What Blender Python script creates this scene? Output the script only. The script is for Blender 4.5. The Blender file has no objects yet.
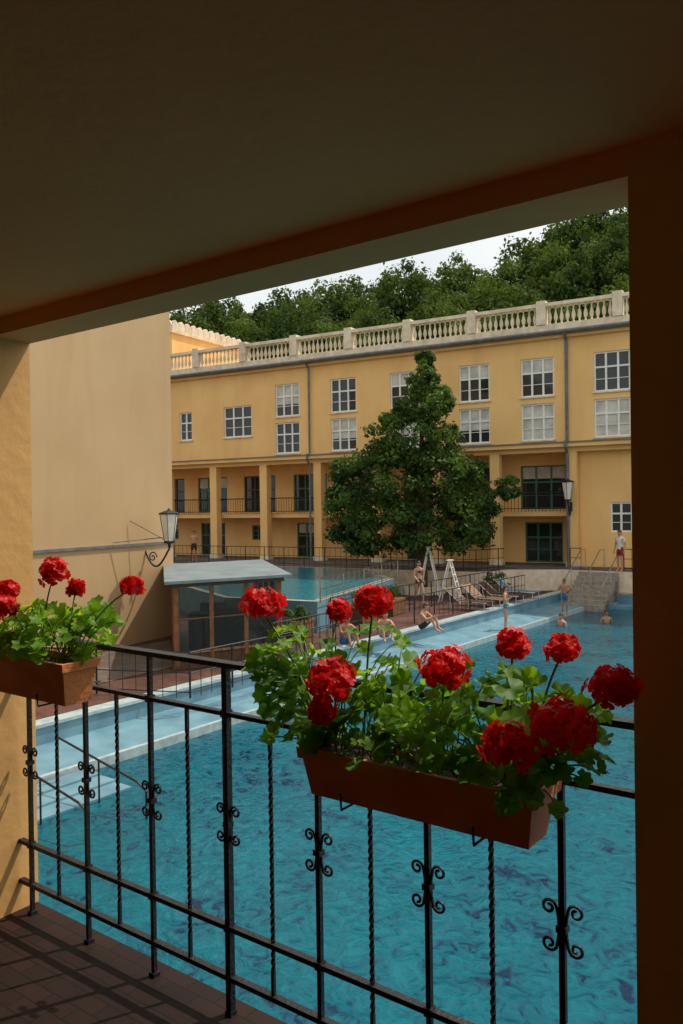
import bpy, bmesh, math, random
import numpy as np
from mathutils import Vector, Matrix, Euler
random.seed(7); rng=np.random.default_rng(7)
R=math.radians
scene=bpy.context.scene
# ---------------------------------------------------------------- materials
def newmat(name):
    m=bpy.data.materials.new(name); m.use_nodes=True
    nt=m.node_tree; b=nt.nodes['Principled BSDF']; return m,nt,b
def mat(name,c1,c2=None,scale=3.0,rough=0.7,bump=0.0,bscale=30.0,metal=0.0,spec=0.5,detail=6,lo=0.35,hi=0.65,streak=0.0):
    m,nt,b=newmat(name); N=nt.nodes; L=nt.links
    b.inputs['Roughness'].default_value=rough; b.inputs['Metallic'].default_value=metal
    b.inputs['Specular IOR Level'].default_value=spec
    tc=N.new('ShaderNodeTexCoord')
    if c2 is None: c2=tuple(x*0.82 for x in c1)
    n=N.new('ShaderNodeTexNoise'); n.inputs['Scale'].default_value=scale; n.inputs['Detail'].default_value=detail
    L.new(tc.outputs['Object'],n.inputs['Vector'])
    r=N.new('ShaderNodeValToRGB'); r.color_ramp.elements[0].position=lo; r.color_ramp.elements[1].position=hi
    r.color_ramp.elements[0].color=(*c2,1); r.color_ramp.elements[1].color=(*c1,1)
    L.new(n.outputs['Fac'],r.inputs['Fac']); out=r.outputs['Color']
    if streak>0:   # weathering runs down the plaster
        mp=N.new('ShaderNodeMapping'); mp.inputs['Scale'].default_value=(1.3,1.3,.25); L.new(tc.outputs['Object'],mp.inputs['Vector'])
        ns=N.new('ShaderNodeTexNoise'); ns.inputs['Scale'].default_value=1.0; ns.inputs['Detail'].default_value=8; ns.inputs['Distortion'].default_value=.5; L.new(mp.outputs[0],ns.inputs['Vector'])
        rs=N.new('ShaderNodeValToRGB'); rs.color_ramp.elements[0].position=.28; rs.color_ramp.elements[1].position=.55
        k=1-streak; rs.color_ramp.elements[0].color=(k,k*.97,k*.93,1); rs.color_ramp.elements[1].color=(1,1,1,1)
        L.new(ns.outputs['Fac'],rs.inputs['Fac'])
        mx=N.new('ShaderNodeMixRGB'); mx.blend_type='MULTIPLY'; mx.inputs[0].default_value=1; L.new(out,mx.inputs[1]); L.new(rs.outputs['Color'],mx.inputs[2]); out=mx.outputs[0]
    L.new(out,b.inputs['Base Color'])
    if bump>0:
        n2=N.new('ShaderNodeTexNoise'); n2.inputs['Scale'].default_value=bscale; n2.inputs['Detail'].default_value=5
        L.new(tc.outputs['Object'],n2.inputs['Vector'])
        bp=N.new('ShaderNodeBump'); bp.inputs['Strength'].default_value=bump; bp.inputs['Distance'].default_value=0.02
        L.new(n2.outputs['Fac'],bp.inputs['Height']); L.new(bp.outputs['Normal'],b.inputs['Normal'])
    return m
def leafmat(name,c1,c2,scale,trans=0.35,rough=0.5,tc1=None,spec=.35,rw=.25):
    m,nt,b=newmat(name); N=nt.nodes; L=nt.links
    b.inputs['Roughness'].default_value=rough; b.inputs['Specular IOR Level'].default_value=spec
    tc=N.new('ShaderNodeTexCoord'); n=N.new('ShaderNodeTexNoise'); n.inputs['Scale'].default_value=scale; n.inputs['Detail'].default_value=4
    L.new(tc.outputs['Object'],n.inputs['Vector'])
    oi=N.new('ShaderNodeObjectInfo')
    ad=N.new('ShaderNodeMath'); ad.operation='MULTIPLY_ADD'; ad.inputs[1].default_value=rw; 
    L.new(oi.outputs['Random'],ad.inputs[0]); L.new(n.outputs['Fac'],ad.inputs[2])
    r=N.new('ShaderNodeValToRGB'); r.color_ramp.elements[0].position=0.4; r.color_ramp.elements[1].position=0.55+rw
    r.color_ramp.elements[0].color=(*c2,1); r.color_ramp.elements[1].color=(*c1,1)
    L.new(ad.outputs[0],r.inputs['Fac']); L.new(r.outputs['Color'],b.inputs['Base Color'])
    t=N.new('ShaderNodeBsdfTranslucent')
    mx=N.new('ShaderNodeMixRGB'); mx.blend_type='MULTIPLY'; mx.inputs[0].default_value=1; mx.inputs[2].default_value=(*(tc1 or (1.9,1.7,0.5)),1)
    L.new(r.outputs['Color'],mx.inputs[1]); L.new(mx.outputs[0],t.inputs['Color'])
    ms=N.new('ShaderNodeMixShader'); ms.inputs[0].default_value=trans
    L.new(b.outputs[0],ms.inputs[1]); L.new(t.outputs[0],ms.inputs[2]); L.new(ms.outputs[0],N['Material Output'].inputs['Surface'])
    return m
def brickmat(name,c1,c2,cm,scale,rough=0.6):
    m,nt,b=newmat(name); N=nt.nodes; L=nt.links
    tc=N.new('ShaderNodeTexCoord'); br=N.new('ShaderNodeTexBrick'); br.inputs['Scale'].default_value=scale
    br.inputs['Color1'].default_value=(*c1,1); br.inputs['Color2'].default_value=(*c2,1); br.inputs['Mortar'].default_value=(*cm,1)
    br.inputs['Mortar Size'].default_value=0.012
    L.new(tc.outputs['Object'],br.inputs['Vector'])
    n=N.new('ShaderNodeTexNoise'); n.inputs['Scale'].default_value=1.2; n.inputs['Detail'].default_value=6; L.new(tc.outputs['Object'],n.inputs['Vector'])
    rr=N.new('ShaderNodeValToRGB'); rr.color_ramp.elements[0].position=.3; rr.color_ramp.elements[1].position=.7; rr.color_ramp.elements[0].color=(.45,.45,.45,1)
    L.new(n.outputs['Fac'],rr.inputs['Fac'])
    mx=N.new('ShaderNodeMixRGB'); mx.blend_type='MULTIPLY'; mx.inputs[0].default_value=1
    L.new(br.outputs['Color'],mx.inputs[1]); L.new(rr.outputs['Color'],mx.inputs[2])
    L.new(mx.outputs[0],b.inputs['Base Color']); b.inputs['Roughness'].default_value=rough
    b.inputs['Specular IOR Level'].default_value=.25
    bp=N.new('ShaderNodeBump'); bp.inputs['Strength'].default_value=0.4; bp.inputs['Distance'].default_value=0.01; bp.invert=True
    L.new(br.outputs['Fac'],bp.inputs['Height']); L.new(bp.outputs['Normal'],b.inputs['Normal'])
    return m
def watermat(name,deep,light,bstr,spec=.5):
    m,nt,b=newmat(name); N=nt.nodes; L=nt.links
    b.inputs['Roughness'].default_value=0.07; b.inputs['IOR'].default_value=1.33; b.inputs['Specular IOR Level'].default_value=spec
    tc=N.new('ShaderNodeTexCoord')
    n=N.new('ShaderNodeTexNoise'); n.inputs['Scale'].default_value=.7; n.inputs['Detail'].default_value=5; n.inputs['Distortion'].default_value=1.0
    L.new(tc.outputs['Object'],n.inputs['Vector'])
    n1=N.new('ShaderNodeTexNoise'); n1.inputs['Scale'].default_value=4.6; n1.inputs['Detail'].default_value=3.0; n1.inputs['Distortion'].default_value=1.6
    L.new(tc.outputs['Object'],n1.inputs['Vector'])
    av=N.new('ShaderNodeMath'); av.operation='MULTIPLY_ADD'; av.inputs[1].default_value=0.60; L.new(n1.outputs['Fac'],av.inputs[0])
    h=N.new('ShaderNodeMath'); h.operation='MULTIPLY'; h.inputs[1].default_value=0.40; L.new(n.outputs['Fac'],h.inputs[0]); L.new(h.outputs[0],av.inputs[2])
    r=N.new('ShaderNodeValToRGB'); e=r.color_ramp.elements
    e[0].position=0.37; e[0].color=(*deep,1); e[1].position=0.66; e[1].color=(*light,1)
    x=e.new(0.45); x.color=(*[0.45*a+0.55*c for a,c in zip(deep,light)],1)
    L.new(av.outputs[0],r.inputs['Fac']); L.new(r.outputs['Color'],b.inputs['Base Color'])
    bp=N.new('ShaderNodeBump'); bp.inputs['Strength'].default_value=bstr; bp.inputs['Distance'].default_value=0.11
    L.new(av.outputs[0],bp.inputs['Height'])
    n3=N.new('ShaderNodeTexNoise'); n3.inputs['Scale'].default_value=11; n3.inputs['Detail'].default_value=3; L.new(tc.outputs['Object'],n3.inputs['Vector'])
    bp2=N.new('ShaderNodeBump'); bp2.inputs['Strength'].default_value=bstr*0.6; bp2.inputs['Distance'].default_value=0.03
    L.new(n3.outputs['Fac'],bp2.inputs['Height']); L.new(bp.outputs['Normal'],bp2.inputs['Normal']); L.new(bp2.outputs['Normal'],b.inputs['Normal'])
    return m
MT=dict(
 plaster=mat('yellow_plaster',(.86,.545,.215),(.79,.475,.18),0.5,.85,.15,40,streak=.07),
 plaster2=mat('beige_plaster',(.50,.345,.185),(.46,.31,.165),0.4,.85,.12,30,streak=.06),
 loggia=mat('loggia_plaster',(.86,.40,.125),(.79,.35,.10),1.2,.8,.18,25),
 loggia2=mat('loggia_column_plaster',(.82,.47,.17),(.75,.41,.14),1.6,.8,.15,18,streak=.08),
 cream=mat('cream_stone',(.78,.68,.53),(.62,.53,.40),4,.8,.2,20,streak=.2),
 zinc=mat('zinc_gutter',(.16,.17,.18),(.10,.11,.12),3,.5),
 white=mat('white_paint',(.82,.82,.79),(.72,.72,.68),5,.45),
 curtain=mat('curtain_cloth',(.62,.60,.54),(.42,.41,.38),2.2,.8),
 brown=mat('dark_wood',(.10,.05,.025),(.06,.03,.015),6,.5),
 timber=mat('timber_frame',(.24,.12,.055),(.16,.08,.035),8,.5),
 greenw=mat('green_joinery',(.05,.20,.13),(.035,.14,.095),6,.5),
 iron=mat('wrought_iron',(.018,.019,.022),(.010,.011,.013),25,.45,.3,90,.3),
 steel=mat('stainless_steel',(.55,.57,.6),(.4,.42,.45),8,.25,0,1,1.0),
 terracotta=mat('terracotta_plastic',(.80,.27,.07),(.66,.20,.05),9,.55,.2,60),
 soil=mat('soil',(.05,.03,.02),(.02,.012,.008),40,.95,.6,80),
 tile=brickmat('brown_floor_tile',(.036,.012,.007),(.022,.008,.005),(.006,.003,.002),4.2,.7),
 deck=brickmat('deck_brick',(.15,.065,.045),(.10,.048,.036),(.055,.038,.03),2.6,.75),
 paving=brickmat('grey_paving',(.19,.15,.125),(.14,.115,.10),(.08,.07,.06),1.2,.8),
 blue=mat('pale_blue_paint',(.15,.30,.38),(.095,.21,.29),1.6,.5,.1,20),
 edge=mat('pale_blue_tile_edge',(.42,.52,.54),(.28,.38,.42),6,.4),
 coping=mat('stone_coping',(.36,.32,.27),(.23,.20,.165),5,.7,.2,30),
 water=watermat('pool_water',(.0,.018,.055),(.0,.125,.175),.42,.26),
 water2=watermat('terrace_pool_water',(.01,.12,.17),(.02,.22,.28),.2,.3),
 ground=mat('ground_soil',(.12,.12,.07),(.07,.08,.04),.1,.95),
 hill=mat('hill_undergrowth',(.025,.04,.013),(.012,.02,.008),.3,.95),
 bark=mat('bark',(.12,.08,.05),(.06,.04,.025),12,.9,.6,30),
 roofm=mat('kiosk_roof_sheet',(.20,.27,.30),(.14,.19,.22),2,.4),
 frosted=mat('frosted_glass',(.75,.73,.66),(.62,.60,.54),4,.35),
 stem=mat('flower_stem',(.14,.24,.06),(.10,.17,.04),10,.6),
)
MT['leaf']=leafmat('geranium_leaf',(.27,.47,.04),(.06,.18,.02),9,.55)
MT['petal']=leafmat('geranium_petal',(.88,.022,.010),(.60,.006,.006),60,.40,.5,(1.15,1.0,1.0))
MT['tree']=leafmat('tree_foliage',(.080,.145,.03),(.024,.058,.016),1.1,.3,.6,None,.15,0)
MT['forest']=leafmat('forest_foliage',(.105,.165,.04),(.016,.040,.013),.45,.25,.7,None,.06,.4)
gm,nt,b=newmat('window_glass'); b.inputs['Base Color'].default_value=(.025,.03,.032,1); b.inputs['Roughness'].default_value=.05; MT['glass']=gm
n=nt.nodes.new('ShaderNodeTexNoise'); n.inputs['Scale'].default_value=1.5; bp=nt.nodes.new('ShaderNodeBump'); bp.inputs['Strength'].default_value=.08
nt.links.new(n.outputs['Fac'],bp.inputs['Height']); nt.links.new(bp.outputs['Normal'],b.inputs['Normal'])
cg,nt,b=newmat('clear_pane'); b.inputs['Base Color'].default_value=(.03,.04,.04,1); b.inputs['Roughness'].default_value=.05
tp=nt.nodes.new('ShaderNodeBsdfTransparent'); tp.inputs[0].default_value=(.6,.68,.66,1); ms=nt.nodes.new('ShaderNodeMixShader'); ms.inputs[0].default_value=.5
nt.links.new(b.outputs[0],ms.inputs[1]); nt.links.new(tp.outputs[0],ms.inputs[2]); nt.links.new(ms.outputs[0],nt.nodes['Material Output'].inputs['Surface']); MT['pane']=cg
# ---------------------------------------------------------------- mesh builder
class MB:
    def __init__(s): s.v=[]; s.f=[]; s.m=[]; s.mats=[]
    def mi(s,m):
        if m not in s.mats: s.mats.append(m)
        return s.mats.index(m)
    def poly(s,pts,m):
        b=len(s.v); s.v+= [tuple(p) for p in pts]; s.f.append(tuple(range(b,b+len(pts)))); s.m.append(s.mi(m))
    def box(s,x0,x1,y0,y1,z0,z1,m):
        b=len(s.v); s.v+=[(x,y,z) for z in (z0,z1) for (x,y) in ((x0,y0),(x1,y0),(x1,y1),(x0,y1))]
        for f in ((3,2,1,0),(4,5,6,7),(0,1,5,4),(1,2,6,5),(2,3,7,6),(3,0,4,7)):
            s.f.append(tuple(b+i for i in f)); s.m.append(s.mi(m))
    def slab(s,poly,z0,z1,m,mtop=None):
        a=sum(poly[i][0]*poly[(i+1)%len(poly)][1]-poly[(i+1)%len(poly)][0]*poly[i][1] for i in range(len(poly)))
        if a<0: poly=poly[::-1]
        n=len(poly); s.poly([(x,y,z1) for x,y in poly],mtop or m); s.poly([(x,y,z0) for x,y in poly[::-1]],m)
        for i in range(n):
            p=poly[i]; q=poly[(i+1)%n]; s.poly([(p[0],p[1],z0),(q[0],q[1],z0),(q[0],q[1],z1),(p[0],p[1],z1)],m)
    def tube(s,pts,r,m,n=6,closed=False):
        pts=[Vector(p) for p in pts]; k=len(pts)
        if not isinstance(r,(list,tuple)): r=[r]*k
        b=len(s.v); mi=s.mi(m); up=None
        for i,p in enumerate(pts):
            t=(pts[min(i+1,k-1)]-pts[max(i-1,0)])
            if t.length<1e-9: t=Vector((0,0,1))
            t.normalize()
            if up is None: up=Vector((0,0,1)) if abs(t.z)<.9 else Vector((1,0,0))
            a=t.cross(up)
            if a.length<1e-4: a=t.orthogonal()
            a.normalize(); c=a.cross(t); up=c
            for j in range(n):
                th=2*math.pi*j/n; q=p+(a*math.cos(th)+c*math.sin(th))*r[i]; s.v.append(tuple(q))
        for i in range(k-1):
            for j in range(n):
                s.f.append((b+i*n+j,b+i*n+(j+1)%n,b+(i+1)*n+(j+1)%n,b+(i+1)*n+j)); s.m.append(mi)
        s.f.append(tuple(b+j for j in range(n))[::-1]); s.m.append(mi); s.f.append(tuple(b+(k-1)*n+j for j in range(n))); s.m.append(mi)
    def lathe(s,cx,cy,prof,m,n=8,rot=0):
        b=len(s.v); mi=s.mi(m)
        for r,z in prof:
            for j in range(n):
                th=2*math.pi*j/n+rot; s.v.append((cx+r*math.cos(th),cy+r*math.sin(th),z))
        for i in range(len(prof)-1):
            for j in range(n):
                s.f.append((b+i*n+j,b+i*n+(j+1)%n,b+(i+1)*n+(j+1)%n,b+(i+1)*n+j)); s.m.append(mi)
        s.f.append(tuple(b+j for j in range(n))[::-1]); s.m.append(mi); s.f.append(tuple(b+(len(prof)-1)*n+j for j in range(n))); s.m.append(mi)
    def wall(s,x0,x1,z0,z1,y,holes,depth,m):
        xs=sorted(set([x0,x1]+[h[i] for h in holes for i in (0,1) if x0<h[i]<x1])); zs=sorted(set([z0,z1]+[h[i] for h in holes for i in (2,3) if z0<h[i]<z1]))
        for i in range(len(xs)-1):
            for j in range(len(zs)-1):
                cx=(xs[i]+xs[i+1])/2; cz=(zs[j]+zs[j+1])/2
                if any(h[0]<cx<h[1] and h[2]<cz<h[3] for h in holes): continue
                s.poly([(xs[i],y,zs[j]),(xs[i+1],y,zs[j]),(xs[i+1],y,zs[j+1]),(xs[i],y,zs[j+1])],m)
        for a,b_,c,d in holes:
            e=y+depth
            s.poly([(a,y,c),(a,e,c),(a,e,d),(a,y,d)],m); s.poly([(b_,y,c),(b_,y,d),(b_,e,d),(b_,e,c)],m)
            s.poly([(a,y,d),(a,e,d),(b_,e,d),(b_,y,d)],m); s.poly([(a,y,c),(b_,y,c),(b_,e,c),(a,e,c)],m)
    def obj(s,name,parent=None,smooth=False):
        me=bpy.data.meshes.new(name); me.from_pydata(s.v,[],s.f); 
        for m in s.mats: me.materials.append(m)
        me.polygons.foreach_set('material_index',s.m)
        if smooth: me.polygons.foreach_set('use_smooth',[True]*len(s.f))
        me.update(); o=bpy.data.objects.new(name,me); scene.collection.objects.link(o)
        if parent: o.parent=parent
        return o
def empty(name,loc=(0,0,0),rz=0,parent=None):
    o=bpy.data.objects.new(name,None); o.location=loc; o.rotation_euler=(0,0,rz); o.empty_display_size=.3
    scene.collection.objects.link(o)
    if parent: o.parent=parent
    return o
AB=math.atan2(-.594,.805)    # loggia / big pool axis
AF=math.atan2(-.486,.874)    # far building axis
def B2W(s,D): return (s*.805+D*.594, -s*.594+D*.805)
# ---------------------------------------------------------------- loggia
lo=empty('loggia_building',(0,0,0),AB)
g=MB(); L_=MT['loggia']; LC=MT['loggia2']
FL=-1.42; CE=.66
for a,b_ in ((-.447,.35),(2.75,3.35),(5.75,6.35)): g.box(a,b_,1.51,1.66,FL,CE,LC)  # unseen bays right of the first pier, added to let in bounce light
g.box(-3.2,-2.62,1.26,1.665,FL,CE,LC)
g.box(-3.2,6.3,1.515,1.668,.603,.90,L_)
g.box(-3.6,6.6,-2.2,1.655,CE,.98,L_)
g.box(-3.4,-3.2,-2.2,1.6,FL,CE,LC); g.box(6.35,6.6,-2.2,1.6,FL,CE,LC); g.box(-3.4,6.6,-2.4,-2.2,FL,CE,LC)
g.obj('walls_and_ceiling',lo)
g=MB(); g.box(-3.6,6.6,-2.2,1.66,FL-.25,FL,MT['tile']); g.obj('floor',lo)
g=MB(); g.box(-12,14,-6,1.64,-4.6,FL-.26,MT['plaster']); g.box(-12,-3.62,-6,1.64,FL-.26,5,MT['plaster']); g.box(6.62,14,-6,1.64,FL-.26,5,MT['plaster']); g.box(-3.6,6.6,-6,1.64,.99,5,MT['plaster']);g.obj('outer_walls',lo)
# ---------------------------------------------------------------- iron railing
I=MT['iron']; DR=1.60
def cscroll(g,s0,z0):
    for sx in (1,-1):
        pts=[]
        for i in range(22):
            a=i/21; th=math.pi*2.6*(1-a); r=.005+.012*a
            pts.append((s0+sx*(.029-r*math.cos(th)*1.0),DR,z0+.038+r*math.sin(th)))
        c=[(s0+sx*.0085,DR,z0+.018),(s0+sx*.0075,DR,z0)]
        top=pts+c
        bot=[(x,y,2*z0-z) for x,y,z in top[::-1]][1:]
        g.tube(top+bot,.0036,I,5)
    g.box(s0-.011,s0+.011,DR-.011,DR+.011,z0-.007,z0+.007,I)
def railing(sa,sb,s_first):
    ir=empty('iron_railing',(0,0,0),AB); g=MB()
    for z,h,d in ((-.437,.014,.036),(-.575,.012,.020),(-1.175,.014,.020),(-1.316,.014,.020)): g.box(sa,sb,DR-d/2,DR+d/2,z-h/2,z+h/2,I)
    for i in range(-1,40):
        s0=s_first-.161*i
        if s0>sb-.03 or s0<sa+.04: continue
        if i%2==0:
            w=.0095 if i==6 else .0065
            g.box(s0-w,s0+w,DR-w,DR+w,FL,-.437,I)
            g.box(s0-.012,s0+.012,DR-.012,DR+.012,FL,FL+.012,I)
            cscroll(g,s0,-.885)
            for zz in (-.575,-1.175): g.box(s0-w-.003,s0+w+.003,DR-.0125,DR+.0125,zz-.010,zz+.010,I)
        else:
            b=len(g.v); K=110
            for k in range(K+1):
                z=-1.316+.741*k/K; t=k/K; tw=0
                if .10<t<.90: tw=(t-.1)/.8*math.pi*2*7
                if t>=.9: tw=math.pi*14
                for j in range(4):
                    th=tw+math.pi/4+j*math.pi/2; g.v.append((s0+.0068*math.cos(th),DR+.0068*math.sin(th),z))
            for k in range(K):
                for j in range(4):
                    g.f.append((b+k*4+j,b+k*4+(j+1)%4,b+k*4+4+(j+1)%4,b+k*4+4+j)); g.m.append(g.mi(I))
    g.obj('bars_and_scrolls',ir)
railing(-2.64,-.44,-.624); railing(.34,2.76,2.6)
# ---------------------------------------------------------------- geranium planters
def rot_to(v):
    return Vector((0,0,1)).rotation_difference(Vector(v).normalized()).to_matrix()
def planter(s0,s1,ztop,zbot,flowers,cloud,nleaf,dn=1.40,df=1.525):
    root=empty('geranium_planter',(0,0,0),AB)
    g=MB(); T=MT['terracotta']
    def ring(z,e): return [(s0+e,dn+e,z),(s1-e,dn+e,z),(s1-e,df-e,z),(s0+e,df-e,z)]
    prof=[(zbot,.018),(ztop-.025,.004),(ztop-.025,-.004),(ztop,-.006),(ztop,.006),(ztop-.02,.009)]
    rs=[ring(z,e) for z,e in prof]
    for a,b in zip(rs[:-1],rs[1:]):
        for j in range(4): g.poly([a[j],a[(j+1)%4],b[(j+1)%4],b[j]],T)
    g.poly(rs[0][::-1],T); g.poly(rs[-1],MT['soil'])
    for q in (s0+.12,s1-.12):
        g.tube([(q,dn-.01,zbot+.03),(q,dn-.006,zbot-.008),(q,df+.01,zbot-.008),(q,df+.02,-.58),(q,DR-.02,-.555),(q,DR+.02,-.56)],.003,MT['iron'],5)
    g.obj('box',root)
    st=MB(); lf=MB(); mi=lf.mi(MT['leaf'])
    def leaf(p,nrm,R_):
        M=rot_to(nrm); b=len(lf.v); n=28; sp=random.random()*6.28; cup=random.uniform(.1,.5); p=Vector(p); wv=random.uniform(.06,.2)
        lf.v.append(tuple(p))
        for ring_,fr in ((0,.5),(1,1.0)):
            for j in range(n):
                th=2*math.pi*j/n; rad=R_*fr*(1 if ring_==0 else (.88+.11*math.cos(7*th+1)+.04*math.sin(14*th)))
                d=min(abs(th-0),2*math.pi-th)
                if d<.35: rad*=.35+.65*d/.35
                z=cup*R_*(fr**2)*(.5+.25*math.cos(7*th))+wv*R_*fr*math.sin(3*th+sp)
                q=M@Vector((rad*math.cos(th+sp),rad*math.sin(th+sp),z)); lf.v.append(tuple(p+q))
        for j in range(n):
            k=(j+1)%n
            lf.f.append((b,b+1+j,b+1+k)); lf.m.append(mi)
            lf.f.append((b+1+j,b+1+n+j,b+1+n+k,b+1+k)); lf.m.append(mi)
    def bez(a,b,c,n=7):
        a,b,c=Vector(a),Vector(b),Vector(c)
        return [a*(1-t)**2+b*2*t*(1-t)+c*t*t for t in [i/(n-1) for i in range(n)]]
    for k in range(nleaf):
        c=random.choice(cloud)
        while True:
            o=Vector([random.uniform(-1,1) for _ in range(3)])
            if .25<o.length<1: break
        p=Vector((c[0]+o.x*c[3],c[1]+o.y*c[4],c[2]+o.z*c[5]))
        if p.z<ztop+.01 and dn-.01<p.y<df+.01 and s0<p.x<s1: p.z=ztop+.02+random.random()*.04
        nrm=Vector((o.x*.6+random.uniform(-.5,.5),o.y*.5+random.uniform(-.8,.25),.6+random.uniform(-.2,.4)))
        leaf(p,nrm,random.uniform(.018,.036))
        if random.random()<.6:
            base=(min(max(p.x+random.uniform(-.1,.1),s0+.03),s1-.03),(dn+df)/2+random.uniform(-.03,.03),ztop-.01)
            mid=((p.x*.6+base[0]*.4),(p.y*.5+base[1]*.5),p.z+.01)
            st.tube(bez(base,mid,p,6),.0018,MT['stem'],4)
    for (fs,fd,fz,fr) in flowers:
        base=(min(max(fs+random.uniform(-.06,.06),s0+.04),s1-.04),(dn+df)/2,ztop-.01)
        mid=(base[0]*.5+fs*.5,base[1]*.7+fd*.3,(base[2]+fz)/2+.06)
        st.tube(bez(base,mid,(fs,fd,fz-fr*.3),9),.0026,MT['stem'],5)
    st.obj('stems',root,True); lf.obj('leaves',root,True)
    fl=MB(); pm=fl.mi(MT['petal'])
    for (fs,fd,fz,fr) in flowers:
        c=Vector((fs,fd,fz)); nf=int(36*(fr/.05)**1.3)+8
        sq=(random.uniform(.88,1.1),random.uniform(.88,1.1),random.uniform(.80,.98))
        for k in range(nf):
            z=1-1.7*(k+.5)/nf; th=k*2.39996; q=math.sqrt(max(0,1-z*z))
            d=Vector((q*math.cos(th)*sq[0],q*math.sin(th)*sq[1],z*sq[2]))
            rr=fr*random.uniform(.58,1.14)
            ctr=c+d*rr*.9
            M=rot_to(d+Vector([random.uniform(-.35,.35) for _ in range(3)]))
            ps=random.uniform(.0125,.0175); ph=random.random()*6.28
            for a in range(5):
                th2=ph+a*2*math.pi/5+random.uniform(-.15,.15); cth,sth=math.cos(th2),math.sin(th2)
                b=len(fl.v)
                for (u,w,h) in ((.0,.0,0),(.45,.36,.06),(.9,.44,.16),(1.12,0,.12),(.9,-.44,.16),(.45,-.36,.06),(.65,0,.04)):
                    h+=random.uniform(-.08,.08)
                    fl.v.append(tuple(ctr+M@Vector(((u*cth-w*sth)*ps,(u*sth+w*cth)*ps,h*ps))))
                for f in ((0,1,6),(1,2,6),(2,3,6),(3,4,6),(4,5,6),(5,0,6)):
                    fl.f.append(tuple(b+i for i in f)); fl.m.append(pm)
    fl.obj('flower_heads',root)
    return root
planter(-1.16,-.60,-.545,-.655,
 [(-1.36,1.5,-.247,.058),(-1.021,1.5,-.219,.046),(-1.195,1.6,-.262,.033),(-1.053,1.38,-.378,.056),(-1.07,1.37,-.445,.030),(-.783,1.40,-.325,.053),
  (-.705,1.55,-.294,.034),(-.598,1.55,-.294,.034),(-.600,1.30,-.425,.051),(-.512,1.32,-.385,.058),(-.450,1.41,-.325,.048)],
 [(-1.24,1.5,-.38,.13,.12,.09),(-1.34,1.52,-.42,.11,.10,.07),(-1.08,1.52,-.36,.13,.14,.09),(-.95,1.5,-.42,.14,.14,.08),(-.85,1.5,-.42,.14,.14,.10),(-.72,1.46,-.42,.13,.14,.09),
  (-.60,1.46,-.42,.12,.13,.09),(-1.0,1.40,-.50,.16,.07,.06),(-.62,1.37,-.50,.13,.07,.06),(-.54,1.43,-.46,.08,.08,.07),(-.80,1.38,-.48,.14,.07,.05),(-1.2,1.44,-.5,.12,.09,.05)],370)
planter(-2.62+.03,-2.06,-.455,-.585,
 [(-2.245,1.5,-.197,.048),(-2.424,1.45,-.258,.045),(-2.325,1.38,-.302,.04),(-2.158,1.52,-.245,.028),(-1.987,1.6,-.237,.040)],
 [(-2.40,1.48,-.36,.15,.12,.08),(-2.25,1.48,-.36,.14,.13,.08),(-2.12,1.5,-.40,.11,.13,.06),(-2.30,1.40,-.42,.18,.07,.05),(-2.12,1.55,-.34,.1,.1,.05)],190)
# ---------------------------------------------------------------- decks and pools
g=MB(); g.box(-1500,1500,-1500,1500,-4.8,-4.75,MT['ground']); g.obj('ground')
dk=empty('pool_deck',(0,0,0),AB); g=MB()
g.slab([(-60,-20),(-13.1,-20),(-13.1,34.6),(30,34.6),(30,60),(-60,60)],-4.7,-3.96,MT['blue'],MT['deck'])
g.obj('paving',dk)
g=MB(); g.box(-13.42,-13.06,-20,34.6,-3.96,-3.90,MT['edge']); g.box(-13.42,30,34.6,35.0,-3.96,-3.895,MT['coping']); 
g.box(-18.4,-15.2,-10,17.5,-3.955,-3.94,MT['paving']); g.obj('coping',dk)
pl=empty('swimming_pool',(0,0,0),AB)
g=MB(); g.box(-13.0,30,1.8,34.5,-4.52,-4.50,MT['water']); g.obj('water',pl)
g=MB()
def prism(pts,y0,y1,m):
    n=len(pts)
    for i in range(n):
        a=pts[i]; b=pts[(i+1)%n]; g.poly([(a[0],y0,a[1]),(b[0],y0,b[1]),(b[0],y1,b[1]),(a[0],y1,a[1])],m)
    g.poly([(a[0],y0,a[1]) for a in pts],m); g.poly([(a[0],y1,a[1]) for a in pts[::-1]],m)
prism([(-13.098,-4.28),(-11.75,-4.34),(-11.70,-4.42),(-11.68,-4.72),(-13.098,-4.72)],3.0,34.55,MT['blue'])
g.box(-13.09,-10.8,33.4,34.58,-4.72,-4.27,MT['blue']); g.box(-10.8,30,33.9,34.58,-4.72,-4.35,MT['blue'])
g.box(-11.76,-11.66,3,33.4,-4.5,-4.335,MT['edge'])
g.obj('ledge',pl)
g=MB()
for i in range(8):
    g.box(-12.6,-10.9,34.98-.28*(i+1),34.98,-4.5+.0,-3.06-.17*i-.001*i,MT['coping'])
for ss in (-12.6,-10.9,-11.75):
    g.tube([(ss,32.6,-4.4),(ss,32.6,-3.5),(ss,35.0,-2.1),(ss,35.6,-2.1),(ss,35.6,-3.0)],.025,MT['steel'])
    g.tube([(ss,33.8,-3.6),(ss,33.8,-2.8)],.02,MT['steel'])
g.obj('steps',pl)
g=MB()
for dd in (6.6,7.6):
    g.tube([(-11.4,dd,-3.95),(-11.4,dd,-3.65),(-9.4,dd,-4.0),(-9.2,dd,-4.1),(-9.2,dd,-4.6)],.018,MT['iron'])
    g.tube([(-11.4,dd,-4.6),(-11.4,dd,-3.9)],.018,MT['iron']); g.tube([(-10.3,dd,-3.83),(-10.3,dd,-4.6)],.016,MT['iron'])
for i in range(3): g.box(-11.6+.4*i,-11.2+.4*i,5.5,8.3,-4.72,-4.40-.035*i,MT['blue'])
g.obj('entry_steps',pl)
tr=empty('terrace',(0,0,0),AB); g=MB()
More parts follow.
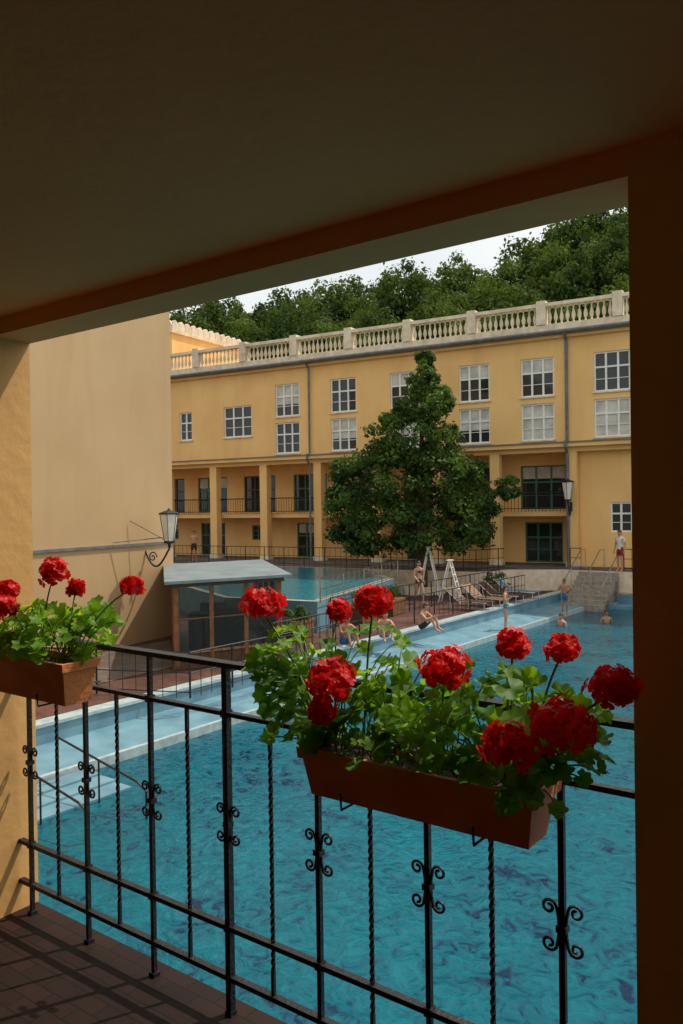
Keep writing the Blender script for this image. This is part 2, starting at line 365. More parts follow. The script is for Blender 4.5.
g.slab([(-13.5,34.9),(30,34.9),(30,48),(-60,38.5),(-60,26.4),(-16.2,32.06),(-15.5,33.8)],-3.96,-3.0,MT['cream'],MT['paving']); g.obj('paving',tr)
up=empty('terrace_pool'); g=MB()
UP=[(-3.9,26.5),(-.8,25),(2.1,32.5),(.9,38.0),(-6.3,41.9),(-9,36)]
g.slab(UP,-3.955,-2.98,MT['blue'],MT['coping']); g.obj('basin',up)
cx=sum(p[0] for p in UP)/6; cy=sum(p[1] for p in UP)/6
W=[(cx+(x-cx)*.93,cy+(y-cy)*.95) for x,y in UP]
g=MB(); g.slab(W,-2.978,-2.972,MT['water2']); g.obj('water',up)
# metal fences
def fence(name,pts,z,h,step=.32,mat_=None,r=.016):
    m=mat_ or MT['iron']; root=empty(name); g=MB()
    for a,b in zip(pts[:-1],pts[1:]):
        a=Vector((*a,z)); b=Vector((*b,z)); Ln=(b-a).length; n=max(1,int(Ln/step))
        for k in range(n+1):
            p=a.lerp(b,k/n); main=(k%4==0)
            g.tube([p,p+Vector((0,0,h))],r*1.5 if main else r*.55,m,5)
        for hh in (h,h*.55,.12): g.tube([a+Vector((0,0,hh)),b+Vector((0,0,hh))],r*1.2 if hh==h else r*.8,m,5)
    g.obj('rails',root)
fence('metal_fence',[B2W(-13.7,15.5),B2W(-13.7,21.0)],-3.9,.9)
fence('metal_fence',[B2W(-13.75,22.6),B2W(-13.75,31.5)],-3.9,.9)
fence('metal_fence',[B2W(-15.7,20.6),B2W(-15.6,33.0)],-3.96,1.0,.4)
fence('metal_fence',[B2W(-60,26.7),B2W(-16.4,32.3),B2W(-15.8,33.9)],-3.0,.95,.3)
fence('metal_fence',[B2W(-13.2,35.3),B2W(-12.7,35.3)],-3.0,.95); fence('metal_fence',[B2W(-10.8,35.3),B2W(-4,35.3)],-3.0,.95)
fence('metal_fence',[(-.7,24.9),(2.25,32.5)],-3.0,.75,.5,MT['steel'])
fence('metal_fence',[(-8.9,18.0),(-3.2,16.6),(-.2,20.4)],-3.95,.95,.3)
# ---------------------------------------------------------------- left building
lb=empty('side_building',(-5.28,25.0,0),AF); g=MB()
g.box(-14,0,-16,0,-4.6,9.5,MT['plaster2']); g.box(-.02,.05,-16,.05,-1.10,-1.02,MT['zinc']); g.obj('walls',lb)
g=MB(); g.tube([(.05,-1.9,-.35),(.6,-.9,-1.0)],.012,MT['iron'],4); g.tube([(.06,-2.6,-.95),(.7,-1.1,-.85)],.012,MT['iron'],4); g.obj('cable',lb)
# ---------------------------------------------------------------- lanterns
def lantern(loc,rz,sc,arm):
    root=empty('wall_lantern',loc,rz); g=MB(); I=MT['iron']
    a=arm
    n=6
    g.lathe(a,0,[(.13*sc,.06*sc),(.25*sc,.78*sc)],MT['frosted'],n)
    for j in range(n):
        th=2*math.pi*j/n; c,s_=math.cos(th),math.sin(th)
        g.tube([(a+.137*sc*c,.137*sc*s_,.05*sc),(a+.258*sc*c,.258*sc*s_,.80*sc)],.010*sc,I,4)
    g.lathe(a,0,[(.15*sc,.0),(.15*sc,.06*sc)],I,n); g.lathe(a,0,[(.28*sc,.77*sc),(.29*sc,.80*sc),(.16*sc,.85*sc),(.05*sc,.88*sc),(.02*sc,.93*sc)],I,n)
    g.lathe(a,0,[(.015*sc,-.14*sc),(.05*sc,-.09*sc),(.03*sc,-.05*sc),(.07*sc,0)],I,8)
    pts=[]
    for i in range(21):
        t=i/20; pts.append((.02+(a-.02)*t,0,(-.20-.55*math.sin(math.pi*t)*(1-.35*t)+.06*t)*sc))
    g.tube(pts,.026*sc,I,6)
    sp=[(.30*sc+.15*sc*(1-i/26)*math.cos(i*.42),0,-.38*sc+.15*sc*(1-i/26)*math.sin(i*.42)) for i in range(24)]
    g.tube(sp,.018*sc,I,5)
    g.box(0,.035,-.05*sc,.05*sc,-.45*sc,-.05*sc,I)
    g.obj('lantern',root)
lantern((-5.92,23.95,-1.02),AF,1.10,.98)
# ---------------------------------------------------------------- kiosk
ko=empty('glass_kiosk'); g=MB()
P1=Vector((-4.15,19.4)); e1=Vector((.86,.5))*3.05; e2=Vector((-.22,.975))*5.9
def kq(a,b): p=P1+e1*a+e2*b; return (p.x,p.y)
g.slab([kq(-.06,-.05),kq(1.06,-.05),kq(1.06,1.0),kq(-.06,1.0)],-1.82,-1.75,MT['roofm'])
g.slab([kq(.0,.0),kq(1,.0),kq(1,.97),kq(0,.97)],-1.94,-1.821,MT['brown'])
g.slab([kq(.0,.0),kq(1,.0),kq(1,.97),kq(0,.97)],-3.95,-3.90,MT['brown'])
for b_ in np.linspace(.03,.95,5):
    for a in (.04,.96): x,y=kq(a,b_); g.box(x-.06,x+.06,y-.06,y+.06,-3.95,-1.94,MT['timber'])
for a in (.34,.65): x,y=kq(a,.03); g.box(x-.05,x+.05,y-.05,y+.05,-3.95,-1.94,MT['timber'])
for (a,b2) in (((.04,.03),(.96,.03)),((.04,.03),(.04,.95)),((.96,.03),(.96,.95))):
    p=kq(*a); q=kq(*b2)
    g.poly([(*p,-3.6),(*q,-3.6),(*q,-1.96),(*p,-1.96)],MT['pane'])
    g.tube([(*p,-3.6),(*q,-3.6)],.05,MT['timber'],4); g.poly([(*p,-3.95),(*q,-3.95),(*q,-3.6),(*p,-3.6)],MT['brown'])
    g.tube([(*p,-2.75),(*q,-2.75)],.02,MT['timber'],4)
for a,b_ in ((.3,.4),(.6,.55),(.45,.8)): x,y=kq(a,b_); g.box(x-.35,x+.35,y-.3,y+.3,-3.9,-2.9,MT['brown'])
g.obj('frame_and_glass',ko)
# ---------------------------------------------------------------- far building
fb=empty('yellow_bath_building',(13.2,36,0),AF)
wins=[]
for t in (.93,4.35,7.5,11.3,14.9,18.5):
    wins.append((-t-.8,-t+.8,5.08,6.9)); wins.append((-t-.8,-t+.8,3.0,4.74))
wins.append((-22.95,-20.95,4.1,5.9)); wins.append((-26.3,-25.35,4.1,5.8))
for t in (-2.5,-6,-9.5): wins.append((-t-.8,-t+.8,5.08,6.9)); wins.append((-t-.8,-t+.8,3.0,4.74))
for t in (29.5,33): wins.append((-t-.5,-t+.5,4.1,5.8))
g=MB(); PM=MT['plaster']
g.wall(-42,14,2.4,7.86,0,wins,.14,PM)
g.wall(-2.55,14,-3.0,2.4,.5,[(-1.15,.25,-1.38,0.0),(5,6.4,-1.38,0)],.12,PM)
g.poly([(-42,0,2.4),(14,0,2.4),(14,3.2,2.4),(-42,3.2,2.4)],PM)
pil=[2.79,6.5,9.6,13.0,16.6,20.2,23.8,27.4,31,34.6,38.2]
for t in pil: g.box(-t-.24,-t+.24,-.02,.46,-3.0,2.398,PM)
for t in pil: g.box(-t-.30,-t+.30,-.06,.50,-3.0,-2.75,MT['cream'])
bh=[]
for k,t in enumerate((4.7,8.0,11.3,14.8,18.4,22,25.6,29,33,36.5)):
    bh.append((-t-1.15,-t+1.15,-.3,1.9)); bh.append((-t-.95,-t+.95,-2.98,-.95) if k%2==0 else (-t-.6,-t+.6,-2.0,-1.1))
g.wall(-42,-2.55,-3.0,2.4,2.2,bh,.15,PM)
g.poly([(-2.55,.5,-3),(-2.55,2.2,-3),(-2.55,2.2,2.4),(-2.55,.5,2.4)],PM)
g.box(-42,-2.56,.5,2.18,-.62,-.40,PM)
g.obj('walls',fb)
g=MB()
def window(x0,x1,z0,z1,y,curt,fr=MT['white'],cols=3):
    w=.075; d0,d1=y-.05,y+.02
    g.box(x0,x0+w,d0,d1,z0,z1,fr); g.box(x1-w,x1,d0,d1,z0,z1,fr); g.box(x0+w,x1-w,d0,d1,z0,z0+w,fr); g.box(x0+w,x1-w,d0,d1,z1-w,z1,fr)
    zt=z0+(z1-z0)*.62; g.box(x0+w,x1-w,d0+.004,d1,zt-.04,zt+.04,fr)
    for c in range(1,cols):
        x=x0+(x1-x0)*c/cols; g.box(x-.045,x+.045,d0+.007,d1,z0+w,zt-.04,fr); g.box(x-.045,x+.045,d0+.007,d1,zt+.04,z1-w,fr)
    zz=(z0+w+zt-.04)/2
    g.box(x0+w,x1-w,d0+.02,d1,zz-.015,zz+.015,fr)
    g.poly([(x0,y+.015,z0),(x1,y+.015,z0),(x1,y+.015,z1),(x0,y+.015,z1)],MT['glass'])
    if curt>0:
        h=z0+(z1-z0)*(1-curt); n=14
        for k in range(n):
            a=x0+(x1-x0)*k/n; b_=x0+(x1-x0)*(k+1)/n; o=.004*(k%2)
            g.poly([(a,y+.008-o,h),(b_,y+.008-.004+o,h),(b_,y+.008-.004+o,z1),(a,y+.008-o,z1)],MT['curtain'])
for i,(a,b_,c,d) in enumerate(wins):
    cu=random.choice([0,0,.35,.62,.38])
    if (i%2==1 and i<4): cu=.95
    window(a,b_,c,d,.12,cu,cols=3 if b_-a>1.2 else 2)
    g.box(a-.06,b_+.06,-.07,.0-.002,c-.07,c-.004,MT['cream'])
window(-1.15,.25,-1.38,0,.6,.0); window(5,6.4,-1.38,0,.6,.5)
for k,(a,b_,c,d) in enumerate(bh): window(a,b_,c,d,2.32,0 if k%3 else .3,MT['greenw'] if k%4!=2 else MT['brown'],3)
g.obj('windows',fb)
g=MB()
g.box(-42,14,-.30,-.003,2.62,2.80,PM); g.box(-42,14,-.36,-.001,2.80,2.86,MT['zinc'])
g.box(-42,14,-.22,-.002,7.72,7.86,PM)
g.box(-42,14,-.50,3,7.862,8.02,MT['zinc']); g.tube([(-42,-.52,7.96),(14,-.52,7.96)],.08,MT['zinc'],8)
g.box(-42,14,-.30,.12,8.022,8.38,MT['cream']); g.box(-42,14,-.34,.14,9.22,9.38,MT['cream'])
for px_ in (-17.0,-2.95): 
    g.tube([(px_,-.5,7.9),(px_,-.12,7.6),(px_,-.12,2.9),(px_,-.42,2.85),(px_,-.42,2.6),(px_,-.12,2.3),(px_,-.12,-3.0)],.075 if px_>-5 else .055,MT['zinc'],8)
g.obj('cornice_and_pipes',fb)
g=MB(); prof=[(.055,8.38),(.055,8.45),(.03,8.49),(.085,8.62),(.095,8.72),(.07,8.85),(.035,8.98),(.03,9.08),(.055,9.12),(.055,9.22)]
x=-42
while x<14:
    g.box(x-.22,x+.22,-.36,.16,8.382,9.50,MT['cream'])
    for k in range(11): g.lathe(x+.22+.145+k*.274,-.10,prof,MT['cream'],7)
    x+=3.45
g.obj('roof_balustrade',fb,False)
g=MB(); g.box(-42,14,3.3,14,-3,8.3,PM); g.obj('main_body',fb)
g=MB()
g.tube([(-42,.35,.50),(-2.8,.35,.50)],.03,MT['iron'],5); g.tube([(-42,.35,-.25),(-2.8,.35,-.25)],.02,MT['iron'],5)
x=-42
while x<-2.8: g.tube([(x,.35,-.40),(x,.35,.50)],.014,MT['iron'],4); x+=.17
g.obj('balcony_railing',fb)
lantern((13.2-2.79*.874-.05,36+2.79*.486-.05,.1),AF-R(90),1.1,.6)
# crested block behind
cb=empty('crested_roof_building',(13.2,36,0),AF); g=MB()
g.box(-52,-28.8,2.3,10,6,11.4,PM); g.box(-52.1,-28.65,2.15,10.15,11.4,11.62,MT['cream'])
for k in range(12):
    y=2.3+.33+k*.64
    pts=[(-28.75,y-.30,11.62),(-28.75,y+.30,11.62),(-28.75,y+.30,11.9),(-28.75,y+.18,12.15),(-28.75,y,12.28),(-28.75,y-.18,12.15),(-28.75,y-.30,11.9)]
    q=[(a-.25,b_,c) for a,b_,c in pts]; g.poly(pts,MT['cream']); g.poly(q[::-1],MT['cream'])
    for i in range(7): j=(i+1)%7; g.poly([pts[i],q[i],q[j],pts[j]],MT['cream'])
for k in range(24):
    x=-29.1-k*.64
    pts=[(x-.30,2.3,11.62),(x+.30,2.3,11.62),(x+.30,2.3,11.9),(x+.18,2.3,12.15),(x,2.3,12.28),(x-.18,2.3,12.15),(x-.30,2.3,11.9)]
    q=[(a,b_+.25,c) for a,b_,c in pts]; g.poly(pts,MT['cream']); g.poly(q[::-1],MT['cream'])
    for i in range(7): j=(i+1)%7; g.poly([pts[i],q[i],q[j],pts[j]],MT['cream'])
g.obj('walls',cb)
# ---------------------------------------------------------------- foliage
def leafcloud(name,clumps,nper,size,m,parent=None,up=.35):
    C=np.array(clumps); n=len(C)*nper
    idx=np.repeat(np.arange(len(C)),nper)
    d=rng.normal(size=(n,3)); d/=np.linalg.norm(d,axis=1)[:,None]
    rad=C[idx,3]*np.clip(rng.normal(.82,.22,n),.1,1.25); p=C[idx,:3]+d*rad[:,None]*np.array([1,1,.8])
    nr=d+rng.normal(size=(n,3))*.55+np.array([0,0,up]); nr/=np.linalg.norm(nr,axis=1)[:,None]
    a=np.cross(nr,rng.normal(size=(n,3))); a/=np.linalg.norm(a,axis=1)[:,None]; b=np.cross(nr,a)
    s=size*rng.uniform(.6,1.3,n)[:,None]
    V=np.stack([p-a*s,p+b*s*.55+nr*s*.15,p+a*s,p-b*s*.55+nr*s*.15],1).reshape(-1,3)
    me=bpy.data.meshes.new(name); me.vertices.add(4*n); me.vertices.foreach_set('co',V.ravel())
    me.loops.add(4*n); me.loops.foreach_set('vertex_index',np.arange(4*n,dtype=np.int32))
    me.polygons.add(n); me.polygons.foreach_set('loop_start',np.arange(0,4*n,4,dtype=np.int32)); me.polygons.foreach_set('loop_total',np.full(n,4,dtype=np.int32))
    me.materials.append(m); me.update(); me.validate()
    o=bpy.data.objects.new(name,me)
    scene.collection.objects.link(o)
    if parent: o.parent=parent
    return o
tre=empty('linden_tree',(3.55,36,0))
lobes=[(352,505,28),(365,535,22),(385,520,34),(420,528,30),(455,520,34),(482,503,18),(396,478,38),(440,475,34),(468,478,22),(370,465,24),(346,470,15),(340,495,14),
       (412,440,32),(442,440,22),(385,432,20),(424,404,24),(438,400,16),(408,408,14),(425,378,16),(426,361,10),(343,530,14),(475,530,18),(508,488,12)]
cl=[]
for (px_,py_,r) in lobes:
    x=(px_-420)*.045; z=-(py_-504)*.045; rr=r*.045
    for k in range(max(4,int(r*.8))):
        d=Vector([random.gauss(0,1) for _ in range(3)]).normalized()
        wy=1.25
        cl.append((x+d.x*rr*.75,d.y*rr*wy,z+d.z*rr*.75,rr*random.uniform(.18,.38)+.10))
leafcloud('foliage',cl,85,.11,MT['tree'],tre)
g=MB()
g.tube([(0,0,-3.95),(.05,0,-2.6),(-.05,.05,-1.2),(.05,0,.8),(.1,0,3),(.15,0,5.6)],[.30,.24,.21,.16,.10,.03],MT['bark'],10)
for k in range(16):
    z=random.uniform(-1.6,4.2); th=random.random()*6.28; L_2=random.uniform(1.4,2.7)*(1-.12*max(z,0))
    g.tube([(.02,0,z),(.5*L_2*math.cos(th),.5*L_2*math.sin(th),z+.5),(L_2*math.cos(th),L_2*math.sin(th),z+.8)],[.09,.06,.02],MT['bark'],6)
g.obj('trunk_and_limbs',tre,True)
# hill
def Hx(x,y):
    xs=[-120,-40,-14,-1,12,24,27,32,45,90,150]; hs=[15,19,22.5,24.5,27,28.5,32.0,34.0,34,36,30]
    H=np.interp(x*95/max(y,60),xs,hs)-4.0
    t=min(max((y-56)/42,0),1); return -4.8+(H+4.8)*(t**.75)
hl=empty('hill'); g=MB()
X=np.linspace(-130,170,61); Y=np.concatenate([np.linspace(54,100,24),[120,160,240]])
for j,y in enumerate(Y):
    for x in X: g.v.append((x,y,Hx(x,y)-(0 if y<=100 else (y-100)*.06)))
for j in range(len(Y)-1):
    for i in range(len(X)-1):
        a=j*len(X)+i; g.f.append((a,a+1,a+1+len(X),a+len(X))); g.m.append(g.mi(MT['hill']))
g.obj('slope',hl,True)
hf=empty('hill_forest')
vars_=[]
for v in range(6):
    cl=[]
    for k in range(26):
        d=Vector([random.gauss(0,1) for _ in range(3)]).normalized(); rr=random.uniform(.5,1)
        cl.append((d.x*2.6*rr,d.y*2.6*rr,3.2+d.z*2.7*rr*(1.2 if d.z>0 else .8),random.uniform(.6,1.2)))
    o=leafcloud('forest_tree',cl,95,.20,MT['forest']); o.parent=hf; vars_.append(o.data); o.location=(-60+v*4,90,Hx(-60,90))
y=60; cnt=0
while y<101:
    x=-34+random.random()*3 if y<90 else -40
    while x<62:
        o=bpy.data.objects.new('forest_tree',random.choice(vars_)); scene.collection.objects.link(o); o.parent=hf
        sc=random.uniform(.7,1.4); xx=x+random.uniform(-1.3,1.3); yy=y+random.uniform(-1.3,1.3)
        o.location=(xx,yy,Hx(xx,yy)-1.2); o.scale=(sc,sc,sc*random.uniform(.9,1.25)); o.rotation_euler=(0,0,random.random()*6.28); cnt+=1
        x+=3.2 if y>88 else 3.9
    y+=4.0
# ---------------------------------------------------------------- people
SK=mat('skin',(.52,.28,.18),(.46,.24,.15),6,.55); SK2=mat('tanned_skin',(.38,.19,.11),(.33,.16,.09),6,.55)
HB=mat('brown_hair',(.06,.03,.015),(.03,.015,.008),30,.6)
def cloth(n,c): return mat(n,c,tuple(x*.7 for x in c),12,.8)
cloth_lip=mat('lips',(.35,.10,.08),(.3,.09,.07),20,.5)
def person(name,loc,rz,H=1.72,pose='stand',skin=SK,hair=HB,top=None,bottom=None,long=False,fem=False):
    J={'pel':(0,0,.95),'sp':(0,.01,1.14),'ch':(0,.0,1.36),'nk':(0,.01,1.49),'hd':(0,-.01,1.60)}
    sw=.165 if fem else .185
    for s,k in ((1,'L'),(-1,'R')):
        J['sh'+k]=(s*sw,.01,1.42); J['el'+k]=(s*(sw+.06),.03,1.13); J['wr'+k]=(s*(sw+.07),-.04,.88)
        J['hp'+k]=(s*.09,0,.90); J['kn'+k]=(s*.10,-.01,.49); J['an'+k]=(s*.10,.02,.085); J['to'+k]=(s*.115,-.15,.03)
    if pose=='walk':
        J['knL']=(.10,-.16,.50); J['anL']=(.10,-.20,.09); J['toL']=(.11,-.37,.05)
        J['knR']=(-.10,.08,.49); J['anR']=(-.10,.30,.14); J['toR']=(-.11,.18,.03)
        J['elL']=(.24,.14,1.16); J['wrL']=(.24,.06,.92); J['elR']=(-.24,-.07,1.15); J['wrR']=(-.20,-.28,1.0)
    if pose=='hips':
        J['elL']=(.36,.08,1.16); J['wrL']=(.17,-.05,1.0)
        J['elR']=(-.30,-.04,1.15); J['wrR']=(-.22,-.22,1.28)
    if pose=='sit':
        J.update(pel=(0,.05,.12),sp=(0,.06,.31),ch=(0,-.03,.52),nk=(0,-.08,.64),hd=(0,-.14,.74))
        for s,k in ((1,'L'),(-1,'R')):
            J['sh'+k]=(s*.18,-.05,.57); J['el'+k]=(s*.25,-.25,.40); J['wr'+k]=(s*.14,-.42,.47)
            J['hp'+k]=(s*.10,.0,.12); J['kn'+k]=(s*.14,-.38,.46); J['an'+k]=(s*.12,-.52,.09); J['to'+k]=(s*.13,-.68,.03)
    rad={'pel':.125,'sp':.105 if fem else .12,'ch':.125,'nk':.052,'hd':.06,'sh':.055,'el':.040,'wr':.027,'hp':.088,'kn':.055,'an':.036,'to':.030}
    E=[('pel','sp'),('sp','ch'),('ch','nk'),('nk','hd')]
    for k in 'LR': E+=[('ch','sh'+k),('sh'+k,'el'+k),('el'+k,'wr'+k),('pel','hp'+k),('hp'+k,'kn'+k),('kn'+k,'an'+k),('an'+k,'to'+k)]
    names=list(J); bm=bmesh.new(); lay=bm.verts.layers.skin.verify(); vs={}
    for nme in names:
        v=bm.verts.new(J[nme]); vs[nme]=v; r=rad[nme if nme in rad else nme[:2]]
        v[lay].radius=(r,r*(.8 if nme in('pel','sp','ch') else 1)); v[lay].use_root=(nme=='pel')
    for a,b_ in E: bm.edges.new((vs[a],vs[b_]))
    me=bpy.data.meshes.new('sk'); bm.to_mesh(me); bm.free()
    o=bpy.data.objects.new('sk',me); scene.collection.objects.link(o)
    o.modifiers.new('s','SKIN'); sb=o.modifiers.new('u','SUBSURF'); sb.levels=1; sb.render_levels=1
    dg=bpy.context.evaluated_depsgraph_get(); ev=o.evaluated_get(dg); body=bpy.data.meshes.new_from_object(ev)
    bpy.data.objects.remove(o)
    g=MB(); g.v=[tuple(v.co) for v in body.vertices]
    Jv={k:Vector(v) for k,v in J.items()}
    def seg(p,a,b_):
        ab=b_-a; t=max(0,min(1,(p-a).dot(ab)/ab.length_squared)); return (p-(a+ab*t)).length,t
    for f in body.polygons:
        p=f.center; best=None
        for a,b_ in E:
            d,t=seg(p,Jv[a],Jv[b_]); 
            if best is None or d<best[0]: best=(d,t,a[:2],b_[:2])
        m=skin; d,t,a,b_=best
        if bottom and (a=='pe' and (b_=='hp' or t<.25) or (a=='hp' and t<(.12 if fem else .55))): m=bottom
        if top:
            if fem and top is bottom: 
                if (a=='sp' and t>.45) or (a=='ch' and b_=='nk' and t<.1): m=top
            elif (a in('pe','sp','ch') and b_ in('sp','ch','sh','nk') and not(b_=='nk' and t>.6)) or (a=='sh' and t<.6): m=top
        g.f.append(tuple(f.vertices)); g.m.append(g.mi(m))
    hd=Jv['hd']
    def ell(c,rx,ry,rz_,m,n=14,k=9,cond=None):
        b=len(g.v)
        for i in range(k+1):
            ph=math.pi*i/k
            for j in range(n):
                th=2*math.pi*j/n; g.v.append((c[0]+rx*math.sin(ph)*math.cos(th),c[1]+ry*math.sin(ph)*math.sin(th),c[2]+rz_*math.cos(ph)))
        for i in range(k):
            for j in range(n):
                f=(b+i*n+j,b+i*n+(j+1)%n,b+(i+1)*n+(j+1)%n,b+(i+1)*n+j)
                if cond:
                    q=sum((Vector(g.v[x]) for x in f),Vector())/4-Vector(c)
                    if not cond(q): continue
                g.f.append(f); g.m.append(g.mi(m))
    c=hd+Vector((0,0,.03))
    ell(c,.076,.094,.115,skin)
    ell(c+Vector((0,.006,.010)),.084,.102,.118,hair,cond=lambda q:(q.z>.035 or q.y>.01) and q.z>-.07)
    if long: ell(c+Vector((0,.07,-.09)),.07,.05,.13,hair)
    ell(c+Vector((0,-.094,-.012)),.012,.018,.020,skin,6,4)
    for s in (1,-1):
        ell(c+Vector((s*.028,-.084,.008)),.011,.008,.007,HB,6,4); ell(c+Vector((s*.078,0,-.005)),.010,.016,.028,skin,6,4)
    ell(c+Vector((0,-.083,-.052)),.022,.010,.007,cloth_lip,6,4)
    for k in 'LR':
        w=Jv['wr'+k]; d=(w-Jv['el'+k]).normalized(); sd=d.cross(Vector((0,-1,0.15))).normalized(); 
        pe=w+d*.085
        g.tube([w-d*.01,w+d*.04,pe],[.026,.034,.028],skin,8)
        cur=sd.cross(d).normalized()
        for q,(off,ln) in enumerate(((-.026,.062),(-.009,.074),(.009,.070),(.026,.055))):
            a=pe+sd*off-d*.012; g.tube([a,a+d*ln*.55+cur*.004,a+d*ln+cur*.018],[.0095,.009,.007],skin,6)
        a=w+d*.03+sd*-.026; g.tube([a,a+d*.03-sd*.022,a+d*.058-sd*.028+cur*.008],[.011,.010,.008],skin,6)
    root=empty(name,loc,rz); root.scale=(H/1.74,)*3
    g.obj('body',root,True)
bk=cloth('black_swimwear',(.02,.02,.025)); bl=cloth('blue_shorts',(.02,.16,.42)); rd=cloth('dark_red_shorts',(.30,.03,.03)); wh=cloth('white_shirt',(.75,.75,.73)); tl=cloth('teal_swimwear',(.04,.22,.28))
person('woman_in_bikini',(3.05,31.9,-3.96),R(20),1.72,'walk',SK,HB,bk,bk,True,True)
person('standing_child',(5.60,27.5,-4.33),R(70),1.52,'hips',SK,HB,tl,tl,True,True)
person('boy_in_shorts',(8.62,31.05,-4.33),R(-20),1.38,'hips',SK2,HB,None,bl)
person('man_in_shirt',(11.95,34.4,-3.0),R(-60),1.80,'stand',SK,HB,wh,rd)
person('man_in_trunks',(-8.2,44.3,-3.0),R(10),1.75,'stand',SK,HB,None,bk)
person('sitting_bather',(2.45,24.75,-3.9),R(60),1.72,'sit',SK,HB,None,bk)
person('sitting_bather',(.05,22.6,-3.95),R(30),1.75,'sit',SK2,HB,None,bl)
person('sitting_bather',(1.2,23.3,-3.9),R(10),1.65,'sit',SK,HB,tl,tl,True,True)
person('swimmer',(9.85,29.9,-5.72),R(10),1.7,'stand',SK2,HB,None,bl)
person('swimmer',(8.0,29.3,-5.74),R(-60),1.7,'stand',SK,HB,None,bk)
# ---------------------------------------------------------------- deck furniture
def lounger(x,y,rz,m):
    root=empty('sun_lounger',(x,y,-3.96),rz); g=MB()
    for k in range(12): g.box(-.30,.30,-.95+.1*k,-.87+.1*k,.33,.36,m)
    for k in range(7):
        yy=.28+.085*k; zz=.36+.085*k*.75; g.poly([(-.30,yy,zz),(.30,yy,zz),(.30,yy+.07,zz+.055),(-.30,yy+.07,zz+.055)],m)
    for s in (-.31,.31):
        g.tube([(s,-.97,.33),(s,.26,.33),(s,.88,.82)],.018,MT['steel'],6)
        for yy in (-.85,.2): g.tube([(s,yy,.33),(s,yy-.03,0)],.018,MT['steel'],6)
        g.tube([(s,.62,.60),(s,.55,0)],.014,MT['steel'],5)
    g.obj('frame_and_slats',root)
for x,y,a,m in ((4.7,30.0,40,'brown'),(5.5,31.0,42,'timber'),(6.3,32.0,40,'brown'),(7.2,33.2,38,'blue')):
    lounger(x,y,R(-a+90),MT[m])
def aframe(x,y,rz,h=1.7):
    root=empty('folding_ladder',(x,y,-3.96),rz); g=MB(); W_=MT['white']
    for s in (-.28,.28):
        g.tube([(s,-.45,0),(s*.6,0,h)],.03,W_,6); g.tube([(s,.45,0),(s*.6,.03,h)],.03,W_,6)
    for k in range(1,6):
        t=k/6; g.tube([(-.28+.11*t,-.45*(1-t),h*t),(.28-.11*t,-.45*(1-t),h*t)],.022,W_,5)
    g.box(-.2,.2,-.10,.12,h,h+.03,W_); g.obj('frame',root)
aframe(4.35,32.2,R(70)); aframe(3.8,35.0,R(75),2.1)
def shrub(x,y,z,w,d,h,r):
    root=empty('planter_box_with_shrub',(x,y,z),R(r)); g=MB()
    g.box(-w/2,w/2,-d/2,d/2,0,h,MT['brown']); g.box(-w/2-.03,w/2+.03,-d/2-.03,d/2+.03,h-.06,h+.02,MT['timber'])
    for k in range(int(w/.14)): g.box(-w/2+.02+k*.14,-w/2+.13+k*.14,-d/2-.012,-d/2-.001,.03,h-.07,MT['timber'])
    g.obj('box',root)
    cl=[(random.uniform(-w/2,w/2)*.8,random.uniform(-d/2,d/2)*.8,h+random.uniform(.05,.4),random.uniform(.12,.2)) for _ in range(12)]
    leafcloud('shrub',cl,60,.05,MT['tree'],root)
shrub(-1.35,24.0,-3.96,1.0,.5,.55,60); shrub(1.75,29.0,-3.96,1.2,.6,.55,65); shrub(.6,27.0,-3.96,.9,.5,.6,65); shrub(6.6,34.6,-3.96,1.2,.5,.5,20)
g=MB(); g.lathe(0,0,[(1.1,0),(1.1,.35),(.95,.35),(.95,.2)],MT['cream'],16); o=g.obj('tree_planter'); o.location=(3.55,36,-3.96)
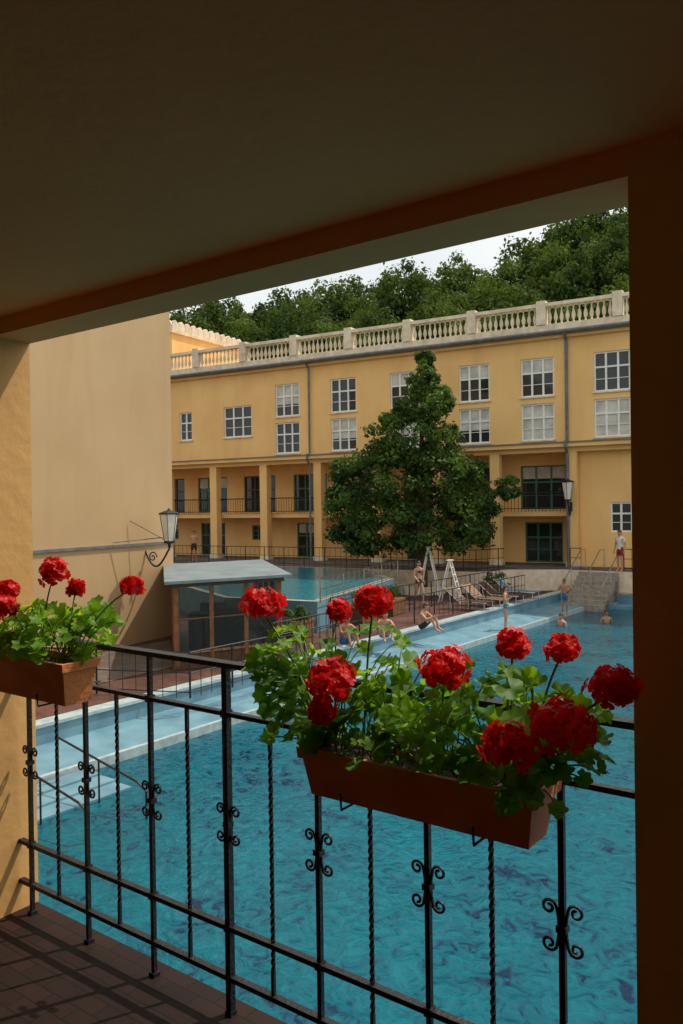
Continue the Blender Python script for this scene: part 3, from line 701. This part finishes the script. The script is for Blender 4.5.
# ---------------------------------------------------------------- light
EL=R(58); AZ=R(62)   # azimuth clockwise from +Y
w=bpy.data.worlds.new('World'); scene.world=w; w.use_nodes=True; nt=w.node_tree
sk=nt.nodes.new('ShaderNodeTexSky'); sk.sky_type='NISHITA'; sk.sun_disc=False; sk.sun_elevation=EL; sk.sun_rotation=AZ
sk.air_density=1.0; sk.dust_density=4.0; sk.ozone_density=.6; sk.altitude=100
tc=nt.nodes.new('ShaderNodeTexCoord'); nz=nt.nodes.new('ShaderNodeTexNoise'); nz.inputs['Scale'].default_value=2.4; nz.inputs['Detail'].default_value=7
nt.links.new(tc.outputs['Generated'],nz.inputs['Vector'])
mr=nt.nodes.new('ShaderNodeMapRange'); mr.inputs['From Min'].default_value=.35; mr.inputs['From Max'].default_value=.65; mr.inputs['To Min'].default_value=.62; mr.inputs['To Max'].default_value=.97
nt.links.new(nz.outputs['Fac'],mr.inputs['Value'])
mxs=nt.nodes.new('ShaderNodeMixRGB'); mxs.inputs[2].default_value=(7.0,7.1,6.7,1)
nt.links.new(mr.outputs[0],mxs.inputs[0]); nt.links.new(sk.outputs['Color'],mxs.inputs[1])
bg=nt.nodes['Background']; bg.inputs['Strength'].default_value=.15; nt.links.new(mxs.outputs[0],bg.inputs['Color'])
sd=bpy.data.lights.new('sun','SUN'); sd.energy=3.8; sd.angle=R(.8); sd.color=(1,.90,.75)
so=bpy.data.objects.new('sun',sd); scene.collection.objects.link(so)
dv=Vector((math.sin(AZ)*math.cos(EL),math.cos(AZ)*math.cos(EL),math.sin(EL)))
so.rotation_euler=dv.to_track_quat('Z','Y').to_euler()
# ---------------------------------------------------------------- camera
cd=bpy.data.cameras.new('camera'); co=bpy.data.objects.new('camera',cd); scene.collection.objects.link(co)
cd.sensor_fit='VERTICAL'; cd.sensor_height=36; cd.lens=28.125; cd.clip_end=3000; cd.clip_start=.05
co.matrix_world=Matrix.Rotation(R(90-.43),4,'X')@Matrix.Rotation(R(-.8),4,'Z')
scene.camera=co
scene.view_settings.view_transform='Standard'; scene.view_settings.look='None'; scene.view_settings.exposure=0
